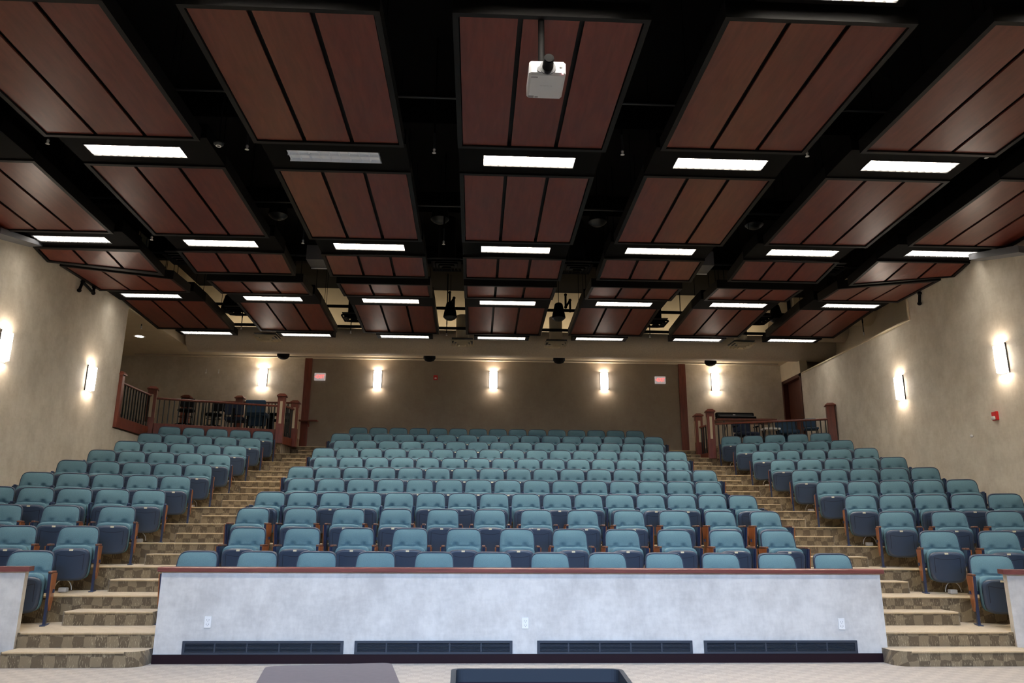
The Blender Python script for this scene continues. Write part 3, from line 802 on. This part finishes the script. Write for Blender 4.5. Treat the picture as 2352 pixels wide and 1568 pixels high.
# elbow pipes on the side walls and in the gaps
def elbow(pts, label):
    g = MB().tube(pts, .028, 8)
    for p in pts: g.ball(p, .042, 10, 6)
    solo('elbow_pipe', g, 'black', label, 'pipe')
elbow([(XL+.06, 14.95, zc(4.84)), (XL+.06, 14.95, zc(4.72)), (XL+.06, 14.50, zc(4.80)), (XL+.06, 14.42, zc(4.60))], 'black zigzag pipe on the left wall under the panels')
elbow([(XR-.05, 14.15, zc(4.80)), (XR-.05, 14.2, zc(4.60))], 'short black pipe on the right wall under the panels')
for x, w_ in ((-3.35, 'left'), (-.75, 'just left of the middle'), (2.35, 'just right of the middle')):
    elbow([(x, 19.3, zc(6.3)), (x, 19.3, zc(5.95)), (x+.12, 19.3, zc(6.15)), (x+.12, 19.3, zc(5.85))], 'black bent pipe before the cream bulkhead, %s' % w_)
t = thing('smoke_detector', 'small dark round detector between the two left columns', 'smoke detector', (-3.33, 8.9, zc(4.80)))
ob('detector_body', MB().lathe((0, 0, 0), [(0, 0), (.03, 0), (.06, .02), (.065, .05), (0, .05)], 20), 'grey', t)
ob('detector_ring', MB().lathe((0, 0, 0), [(.02, -.003), (.035, -.003), (.035, .0)], 20), 'white', t)
ob('stem', MB().cyl((0, 0, .05), (0, 0, TOP-zc(4.80)), .01, n=6), 'black', t)
t = thing('downlight', 'bright round recessed downlight over the left loft', 'downlight', (-8.64, 19.22, zc(4.93)))
ob('trim_ring', MB().lathe((0, 0, 0), [(.10, -.004), (.135, -.008), (.145, 0)], 28), 'white', t)
ob('lamp', MB().lathe((0, 0, 0), [(0, -.004), (.105, -.004)], 28), 'can', t)

# ------------------------------------------------------------------ projector
t = thing('projector', 'white ceiling projector with a black lens hanging under the middle panel', 'projector', (.59, 5.98, zc(4.02)))
ob('projector_body', MB().bbox((-.165, -.04, -.02), (.165, .36, .125), .02), 'projwhite', t)
ob('lens', MB().cyl((0.0, -.17, .055), (0, -.02, .055), .045, .05, n=28).cyl((0, -.175, .055), (0, -.14, .055), .038, n=24), 'black', t)
ob('lens_collar', MB().cyl((0, -.048, .05), (0, -.035, .05), .072, n=32), 'lightgrey', t)
ob('focus_knob', MB().cyl((-.065, -.046, .03), (-.065, -.036, .03), .03, n=24), 'lightgrey', t)
ob('sensor', MB().cyl((.12, -.044, .065), (.12, -.038, .065), .012, n=16), 'ink', t)
ob('status_light', MB().box((.128, -.043, -.012), (.142, -.036, .004)), 'led', t, label='small glowing red status light')
g = MB()
g.box((-.145, .0, -.0225), (-.085, .012, -.0205)); g.box((-.15, .30, -.0225), (-.10, .335, -.0205)); g.box((-.09, .31, -.0225), (-.06, .33, -.0205))
for i in range(9): g.box((-.055+i*.013, .135, -.0222), (-.048+i*.013, .139, -.0205))
ob('printed_marks', g, 'ink', t)
ob('mount_plate', MB().bbox((-.09, .06, .12), (.09, .26, .15), .006), 'black', t)
ob('mount_pole', MB().cyl((-.04, .14, .14), (-.04, .14, TOP-zc(4.02)), .030, n=16), 'board', t)

# ------------------------------------------------------------------ wall sconces
def sconce(x, y, z, rz, h, label, P=10):
    """local: wall plane at y=0, sconce towards -y; z is the bottom"""
    t = thing('wall_sconce', label, 'wall lamp', (x, y, z), rz, 'half-round wall sconces')
    g = MB(); n = 12; w_ = .115; d_ = .115
    vs = []
    for zz in (.03, h-.03):
        for i in range(n+1): a = PI*i/n; vs.append((-w_*math.cos(a), -.012-d_*math.sin(a), zz))
    g.add(vs, [(i, i+1, i+n+2, i+n+1) for i in range(n)], True)
    ob('glass_shade', g, 'sconce', t)
    g = MB().box((-w_+.01, -.008, 0), (w_-.01, 0, h))
    ob('back_plate', g, 'rod', t)
    g = MB()
    for s in (-1, 1): g.box((s*w_-.003, -.022, .0), (s*w_+.005, -.0, h))
    for zz in (.03, h-.04):
        for i in range(n):
            a, b_ = PI*i/n, PI*(i+1)/n
            p = [(-(w_+.004)*math.cos(q_), -.012-(d_+.004)*math.sin(q_)) for q_ in (a, b_)]
            g.add([(p[0][0], p[0][1], zz), (p[1][0], p[1][1], zz), (p[1][0], p[1][1], zz+.008), (p[0][0], p[0][1], zz+.008)], [(0, 1, 2, 3)])
    ob('metal_bands', g, 'rod', t)
    l = bpy.data.lights.new('sconce_bulb', 'POINT'); l.energy = P; l.color = (1.0, .80, .60); l.shadow_soft_size = .04
    for zz in (h-.10, .10):
        o = bpy.data.objects.new('bulb', l); C.objects.link(o); o.parent = t; o.location = (0, -.07, zz)
SN = ['left of the left cherry post', 'first right of the left cherry post', 'middle of the taupe wall', 'left of the right exit sign', 'right of the right cherry post']
for i, (x, z) in enumerate(((-6.06, 4.10), (-2.83, 4.10), (.49, 4.13), (3.71, 4.14), (6.98, 4.16))):
    sconce(x, YB+(.02 if 0 < i < 4 else 0), zc(z), 0, .52, 'glowing sconce on the back wall, %s' % SN[i])
sconce(XL, 15.38, zc(2.79), PI/2, .52, 'glowing sconce on the left wall near the railing')
sconce(XL, 12.50, zc(2.74), PI/2, .52, 'glowing sconce cut by the left picture edge')
sconce(XR, 15.30, zc(2.82), -PI/2, .52, 'glowing sconce on the right wall nearer the back')
sconce(XR, 12.15, zc(2.72), -PI/2, .52, 'glowing sconce on the right wall above the red alarm')

# ------------------------------------------------------------------ wall fittings
def text_mesh(body, size, ext=.004):
    cu = bpy.data.curves.new('t', 'FONT'); cu.body = body; cu.size = size; cu.extrude = ext; cu.align_x = 'CENTER'; cu.align_y = 'CENTER'
    o = bpy.data.objects.new('t', cu); C.objects.link(o)
    dg = bpy.context.evaluated_depsgraph_get(); me = bpy.data.meshes.new_from_object(o.evaluated_get(dg)); bpy.data.objects.remove(o)
    me.transform(Matrix.Rotation(PI/2, 4, 'X')); return me
for x, z, w_ in ((-4.46, 4.40, 'right of the left cherry post'), (5.35, 4.45, 'left of the right cherry post')):
    t = thing('exit_sign', 'lit exit sign with red letters, %s' % w_, 'exit sign', (x, YB+.02, zc(z)-.10), 0, 'exit signs')
    ob('sign_housing', MB().bbox((-.155, -.05, -.01), (.155, 0, .205), .008), 'exitface', t)
    me = text_mesh('EXIT', .15); me.materials.append(M['exitred'])
    o = ob('exit_letters', me, 'exitred', t); o.location = (.018, -.052, .097); o.scale = (.74, 1, 1.0)
    ob('arrow', MB().add([(-.145, -.056, .097), (-.118, -.056, .125), (-.118, -.056, .069), (-.145, -.05, .097), (-.118, -.05, .125), (-.118, -.05, .069)], [(0, 2, 1), (3, 4, 5), (0, 1, 4, 3), (1, 2, 5, 4), (2, 0, 3, 5)]), 'exitred', t)
t = thing('fire_alarm', 'small red fire alarm strobe on the taupe back wall', 'fire alarm', (-1.17, YB+.02, zc(4.36)))
ob('alarm_body', MB().bbox((-.06, -.05, 0), (.06, 0, .13), .006), 'red', t)
ob('strobe_lens', MB().bbox((-.03, -.075, .02), (.03, -.045, .06), .008), 'white', t)
t = thing('fire_alarm', 'red fire alarm strobe on the right wall below the sconces', 'fire alarm', (XR, 12.53, zc(1.98)), -PI/2)
ob('alarm_body', MB().bbox((-.06, -.05, 0), (.06, 0, .15), .006), 'red', t)
ob('strobe_lens', MB().bbox((-.03, -.09, .01), (.04, -.045, .07), .012), 'white', t)
t = thing('wall_sensor', 'tiny white sensor low on the right wall', 'wall fitting', (XR, 13.22, zc(1.80)), -PI/2)
ob('sensor_cap', MB().lathe((0, -.03, 0), [(0, .03), (.02, .02), (.024, 0), (.02, -.02), (0, -.03)], 14), 'white', t)
ob('screw_stem', MB().cyl((0, -.03, 0), (0, 0, 0), .008, n=8), 'rod', t)
for x, w_ in ((-7.66, 'left'), (-7.31, 'right')):
    solo('wall_hook', MB().box((x-.008, YB-.02, zc(4.45)), (x+.008, YB, zc(4.57))).box((x-.008, YB-.05, zc(4.45)), (x+.008, YB-.02, zc(4.47))), 'white', 'small pale hook on the wall above the left loft, %s one' % w_, 'hook')
t = thing('wall_shelf', 'thin brown shelf across the left cherry post', 'shelf', (-4.67, YB-.04, zc(3.10)))
ob('shelf_board', MB().bbox((-.26, -.22, 0), (.26, 0, .03), .006), 'cherry', t)
ob('bracket', MB().add([(-.015, -.15, 0), (.015, -.15, 0), (.015, 0, 0), (-.015, 0, 0), (.015, 0, -.14), (-.015, 0, -.14)], [(0, 1, 2, 3), (0, 5, 4, 1), (1, 4, 2), (0, 3, 5), (2, 4, 5, 3)]), 'cherry', t)
# receptacles on the parapet
for x, z, w_ in ((-2.84, -.90, 'above the leftmost grille'), (.58, -.91, 'between the two middle grilles'), (4.12, -.92, 'above the rightmost grille')):
    t = thing('wall_outlet', 'white electrical outlet on the parapet %s' % w_, 'outlet', (x, 8.80, zc(z)-.06), 0, 'outlets on the parapet')
    ob('cover_plate', MB().bbox((-.036, -.008, 0), (.036, 0, .118), .003), 'white', t)
    g = MB()
    for zz in (.03, .075):
        g.box((-.014, -.0095, zz), (-.010, -.0075, zz+.014)); g.box((.010, -.0095, zz), (.014, -.0075, zz+.014)); g.box((-.003, -.0095, zz-.010), (.003, -.0075, zz-.004))
    ob('sockets', g, 'ink', t)
# floor grilles
for i, (x0, x1) in enumerate(((-3.08, -1.38), (-1.26, .44), (.71, 2.42), (2.55, 4.27))):
    t = thing('air_grille', 'long slate-blue air grille low on the parapet, %s of the four' % ('first from the left', 'second from the left', 'second from the right', 'first from the right')[i], 'air grille', ((x0+x1)/2, 8.80, .093), 0, 'air grilles on the parapet')
    w_ = (x1-x0)/2; h = .135; f = MB()
    f.box((-w_, -.02, 0), (w_, 0, .024)); f.box((-w_, -.02, h-.024), (w_, 0, h)); f.box((-w_, -.02, .024), (-w_+.03, 0, h-.024)); f.box((w_-.03, -.02, .024), (w_, 0, h-.024))
    for j in range(1, 5): xx = -w_+j*2*w_/5; f.box((xx-.008, -.016, .024), (xx+.008, -.002, h-.024))
    ob('grille_frame', f, 'grille', t)
    ob('dark_cavity', MB().box((-w_+.03, -.004, .024), (w_-.03, -.001, h-.024)), 'slot', t)
    f = MB()
    for j in range(6):
        zz = .030+j*.0135
        f.hexa([(-w_+.03, -.015, zz), (w_-.03, -.015, zz), (w_-.03, -.005, zz+.004), (-w_+.03, -.005, zz+.004)], [(-w_+.03, -.015, zz+.004), (w_-.03, -.015, zz+.004), (w_-.03, -.005, zz+.008), (-w_+.03, -.005, zz+.008)])
    ob('louver_blades', f, 'grille', t)

# ------------------------------------------------------------------ loft railings
def newel(x, y, z0, h, rz, label, inlay=True, w_=.095):
    t = thing('newel_post', label, 'post', (x, y, z0), rz, 'cherry newel posts')
    ob('post_shaft', MB().bbox((-w_, -w_, 0), (w_, w_, h-.05), .006), 'cherry', t)
    c = w_+.03
    g = MB().box((-c, -c, h-.05), (c, c, h-.025))
    g.add([(-c, -c, h-.025), (c, -c, h-.025), (c, c, h-.025), (-c, c, h-.025), (-c*.5, -c*.5, h+.03), (c*.5, -c*.5, h+.03), (c*.5, c*.5, h+.03), (-c*.5, c*.5, h+.03)], [(0, 1, 5, 4), (1, 2, 6, 5), (2, 3, 7, 6), (3, 0, 4, 7), (4, 5, 6, 7)])
    ob('post_cap', g, 'cherry', t)
    if inlay:
        g = MB()
        for k in range(4):
            R = Matrix.Rotation(k*PI/2, 3, 'Z'); g.box((-.032, -w_-.004, h*.40), (.032, -w_+.004, h*.86), R)
        ob('inlay_strip', g, 'inlay', t, label='cream inlay strip')
def railing(p, q, z0, ztop, zkick, label, sp=.118, kick=True):
    p = Vector(p); q = Vector(q); L_ = (q-p).length; a = math.atan2(q.y-p.y, q.x-p.x)
    t = thing('railing', label, 'railing', (p.x, p.y, z0), a, 'loft railings')
    ob('top_rail', MB().bbox((.10, -.035, ztop-z0-.045), (L_-.10, .035, ztop-z0), .01), 'cherry', t)
    if kick: ob('kick_board', MB().bbox((.10, -.03, 0), (L_-.10, .03, zkick-z0), .006), 'cherry', t)
    else: ob('bottom_rail', MB().bbox((.10, -.03, zkick-z0-.04), (L_-.10, .03, zkick-z0), .006), 'cherry', t)
    n = max(2, int(round((L_-.2)/sp))); me = None
    for i in range(n+1):
        x = .17+(L_-.34)*i/n
        if me is None: me = MB().box((-.013, -.013, zkick-z0), (.013, .013, ztop-z0-.045)).mesh('baluster'); me.materials.append(M['baluster'])
        o = bpy.data.objects.new('baluster', me); C.objects.link(o); o.parent = t; o.location = (x, 0, 0)
ZL = zf(12)
newel(-7.79, 16.72, ZL-.05, 1.20, 0, 'cherry post where the left wall ends', False, .06)
newel(-7.80, 18.45, ZL-.05, 1.20, .3, 'cherry post with cream inlay at the bend of the left railing')
newel(-4.95, 19.40, ZL-.05, 1.24, .15, 'tall cherry post with cream inlay beside the left aisle, nearer one')
newel(-4.78, 20.15, ZL-.05, 1.20, .05, 'tall cherry post with cream inlay beside the left aisle, farther one')
railing((-7.80, 16.70), (-7.80, 18.45), ZL-.04, ZL+.97, ZL+.20, 'short railing continuing the line of the left wall', .16)
railing((-7.80, 18.45), (-4.95, 19.40), ZL-.04, ZL+.92, ZL+.30, 'long railing in front of the left loft, behind the last row', .118)
railing((-4.95, 19.40), (-4.78, 20.15), ZL-.04, ZL+.95, ZL+.16, 'short dark railing between the two left aisle posts', .16)
newel(-7.85, 20.75, LOFT_L, 1.06, 0, 'cherry post of the rear railing, left one', False)
newel(-6.42, 20.75, LOFT_L, 1.06, 0, 'cherry post of the rear railing, right one', False)
railing((-7.85, 20.75), (-6.42, 20.75), LOFT_L, LOFT_L+.94, LOFT_L+.12, 'rear railing between its two posts at the left loft', .10, False)
railing((-6.42, 20.75), (-4.95, 20.75), LOFT_L, LOFT_L+.94, LOFT_L+.12, 'rear railing running from its right post to the aisle', .10, False)
ZR = zf(11)
FL, FR = LOFT_L, LOFT_R
newel(6.12, 19.42, ZR-.02, 1.26, -.15, 'cherry post with cream inlay beside the right aisle, nearer one')
newel(6.02, 20.15, ZR-.02, 1.26, -.05, 'cherry post with cream inlay beside the right aisle, farther one')
newel(8.85, 18.38, ZR-.02, 1.28, -.3, 'plain cherry post against the right wall', False)
railing((6.14, 19.42), (8.855, 18.32), ZR-.02, ZR+.90, ZR+.10, 'railing in front of the right loft, behind the last row', .118)
railing((6.02, 20.15), (6.12, 19.42), ZR-.02, ZR+.90, ZR+.16, 'short dark railing between the two right aisle posts', .16)

# ------------------------------------------------------------------ furniture in the lofts
def task_chair(x, y, z, rz, label, h=.62):
    t = thing('office_stool', label, 'stool', (x, y, z), rz, 'black stools in the left loft')
    g = MB()
    for i in range(5):
        a = 2*PI*i/5; g.tube([(0, 0, .12), (.2*math.cos(a), .2*math.sin(a), .09), (.28*math.cos(a), .28*math.sin(a), .05)], .018, 6)
        g.ball((.28*math.cos(a), .28*math.sin(a), .027), .027, 8, 6)
    ob('star_base', g, 'black', t)
    ob('gas_column', MB().cyl((0, 0, .10), (0, 0, h-.03), .028, n=12), 'black', t)
    ob('seat', MB().lathe((0, 0, h-.03), [(0, 0), (.19, 0), (.215, .03), (.2, .06), (0, .07)], 24), 'black', t)
    ob('backrest', MB().bbox((-.17, .17, h+.12), (.17, .21, h+.34), .02), 'black', t)
    ob('back_bar', MB().tube([(0, .1, h-.02), (0, .23, h+.02), (0, .21, h+.2)], .014, 6), 'black', t)
    ob('foot_ring', MB().tube([(.17*math.cos(a), .17*math.sin(a), .28) for a in [2*PI*i/16 for i in range(17)]], .009, 6), 'black', t)
task_chair(-7.28, 19.3, FL, .3, 'black wheeled stool nearest the left corner of the loft', .44)
task_chair(-6.68, 19.55, FL, -.2, 'black wheeled stool left of the blue office chair', .38)
def office_chair(x, y, z, rz, m, label, sh=.46, bh=.52, grp='blue padded chairs in the lofts'):
    t = thing('office_chair', label, 'chair', (x, y, z), rz, grp)
    g = MB()
    for i in range(5):
        a = 2*PI*i/5+.3; g.tube([(0, 0, .12), (.2*math.cos(a), .2*math.sin(a), .09), (.29*math.cos(a), .29*math.sin(a), .06)], .02, 6); g.ball((.29*math.cos(a), .29*math.sin(a), .03), .03, 8, 6)
    ob('star_base', g, 'black', t)
    ob('gas_column', MB().cyl((0, 0, .1), (0, 0, sh-.05), .03, n=12), 'black', t)
    ob('seat', MB().bbox((-.25, -.24, sh-.06), (.25, .24, sh+.04), .035), m, t)
    R = Matrix.Rotation(-.15, 3, 'X')
    ob('backrest', MB().bbox((-.235, -.04, 0), (.235, .04, bh), .035, R, (0, .26, sh+.08)), m, t)
    ob('back_bar', MB().box((-.03, .2, sh-.04), (.03, .32, sh-.01)).box((-.03, .29, sh-.04), (.03, .33, sh+.25)), 'black', t)
    for s in (-1, 1): ob('arm_support', MB().tube([(s*.24, -.02, sh), (s*.29, -.02, sh+.02), (s*.29, -.02, sh+.20)], .014, 6).bbox((s*.29-.03, -.13, sh+.19), (s*.29+.03, .13, sh+.22), .01), 'black', t)
office_chair(-6.27, 20.05, FL, PI+.1, 'deepblue', 'dark blue office chair behind the left loft railing', .34, .32)
office_chair(7.10, 19.55, FR, .1, 'deepblue', 'dark blue padded chair in front of the keyboard table', .34, .26)
def tall_chair(x, y, z, rz, label, w_=.27, h=.98):
    t = thing('padded_chair', label, 'chair', (x, y, z), rz, 'blue padded chairs in the lofts')
    ob('seat', MB().bbox((-w_, -.28, .36), (w_, .20, .47), .04), 'blue', t)
    R = Matrix.Rotation(-.12, 3, 'X')
    ob('backrest', MB().bbox((-w_, -.05, 0), (w_, .05, h-.42), .04, R, (0, .24, .42)).bbox((-w_+.02, -.02, .12), (w_-.02, .06, .44), .02, None), 'blue', t)
    for sx in (-1, 1):
        for sy in (-1, 1): ob('leg', MB().box((sx*(w_-.05)-.02, -.04+sy*.2-.02, 0), (sx*(w_-.05)+.02, -.04+sy*.2+.02, .37)), 'black', t)
tall_chair(-5.62, 19.72, FL, PI, 'tall blue padded chair nearest the aisle in the left loft', .25, .76)
tall_chair(8.30, 19.75, FR, -.2, 'blue padded chair before the door in the right loft', .26, .80)
solo_t = thing('side_chair', 'small blue chair half hidden right of the padded chair by the door', 'chair', (8.62, 19.05, FR), -.3)
ob('seat', MB().bbox((-.17, -.18, .40), (.17, .16, .45), .02), 'blue', solo_t)
ob('backrest', MB().bbox((-.16, .14, .50), (.16, .18, .72), .02), 'blue', solo_t)
for sx in (-1, 1):
    for sy in (-1, 1): ob('leg', MB().cyl((sx*.14, sy*.14, 0), (sx*.14, sy*.14, .41), .012, n=8), 'black', solo_t)
# folding table with keyboard in the right loft
t = thing('folding_table', 'brown table carrying the black keyboard in the right loft', 'table', (7.40, 20.55, FR), -.03)
ob('tabletop', MB().bbox((-.82, -.36, .80), (.82, .36, .86), .008), 'cherry', t)
for sx in (-1, 1):
    for sy in (-1, 1): ob('leg', MB().tube([(sx*.62, sy*.28, 0), (sx*.62, sy*.28, .80)], .018, 8), 'rod', t)
    ob('leg_brace', MB().tube([(sx*.62, -.28, .50), (sx*.45, 0, .80)], .010, 6).tube([(sx*.62, -.28, .2), (sx*.62, .28, .2)], .010, 6), 'rod', t)
t = thing('keyboard', 'black electronic keyboard standing on the table in the right loft', 'keyboard', (7.15, 20.42, FR+.86), 0)
R = Matrix.Rotation(.35, 3, 'X')
ob('keyboard_body', MB().bbox((-.53, -.15, 0), (.53, .15, .07), .015).bbox((-.53, .02, .06), (.53, .15, .20), .02, None), 'black', t)
ob('control_strip', MB().box((-.48, .012, .10), (.48, .018, .155)), 'grey', t)
ob('display', MB().box((-.07, .008, .125), (.0, .013, .145)), 'white', t)
ob('keys', MB().box((-.48, -.14, .071), (.48, .01, .078)), 'white', t)
# black desk at the left loft
t = thing('desk', 'black desk behind the railing near the left aisle', 'desk', (-5.20, 20.38, FL), 0)
ob('desktop', MB().bbox((-.28, -.2, .52), (.30, .2, .55), .006), 'black', t)
ob('shelf', MB().box((-.26, -.18, .36), (.28, .18, .39)), 'black', t)
for sx in (-.26, .25): ob('side_panel', MB().box((sx, -.18, 0), (sx+.03, .18, .52)), 'black', t)
t = thing('keyboard_bench', 'small white topped black stool right of the chair under the keyboard', 'stool', (7.72, 19.45, FR))
ob('seat', MB().bbox((-.22, -.14, .44), (.22, .14, .49), .02), 'white', t)
for sx in (-1, 1): ob('leg', MB().tube([(sx*.18, -.1, 0), (sx*.18, .1, .44)], .014, 6).tube([(sx*.18, .1, 0), (sx*.18, -.1, .44)], .014, 6), 'black', t)

# ------------------------------------------------------------------ foreground
def rounded(pts, r, n=6):
    out = []; m = len(pts)
    for i in range(m):
        p0, p, p1 = Vector(pts[i-1]), Vector(pts[i]), Vector(pts[(i+1) % m])
        a = (p0-p).normalized(); b_ = (p1-p).normalized()
        for k in range(n+1):
            s = k/n; q = p+a*r*(1-s)**2+b_*r*s**2; out.append((q.x, q.y))
    return out
t = thing('side_table', 'flat taupe board with rounded corners at the bottom edge left of the lectern', 'side table', (-.36, 2.08, 0))
ob('board', MB().prism(rounded([(-.125, -.29), (.215, -.23), (.13, .27), (-.21, .21)], .035), .955, .970), 'taupe', t)
ob('pole', MB().cyl((0, 0, .03), (0, 0, .955), .02, n=14), 'black', t)
ob('foot', MB().lathe((0, 0, 0), [(0, .03), (.05, .03), (.17, .008), (.17, 0), (0, 0)], 28), 'black', t)
t = thing('lectern', 'dark plum lectern top with a raised charcoal rim at the bottom picture edge', 'lectern', (.19, 1.93, 0))
o2 = rounded([(-.235, -.33), (.185, -.33), (.228, .322), (-.246, .332)], .035)
i2 = rounded([(-.222, -.318), (.173, -.318), (.215, .310), (-.232, .320)], .028)
ob('lectern_top', MB().prism(i2, .925, .935), 'lectern', t)
n = len(o2); g = MB()
vs = [(x, y, .915) for x, y in o2]+[(x, y, .968) for x, y in o2]+[(x, y, .968) for x, y in i2]+[(x, y, .93) for x, y in i2]
g.add(vs, [(r*n+i, r*n+(i+1) % n, (r+1)*n+(i+1) % n, (r+1)*n+i) for r in range(3) for i in range(n)])
ob('raised_rim', g, 'rim', t)
ob('column', MB().bbox((-.12, -.16, .03), (.12, .14, .925), .01), 'lectern', t)
ob('base', MB().bbox((-.20, -.28, 0), (.18, .24, .03), .01), 'lectern', t)
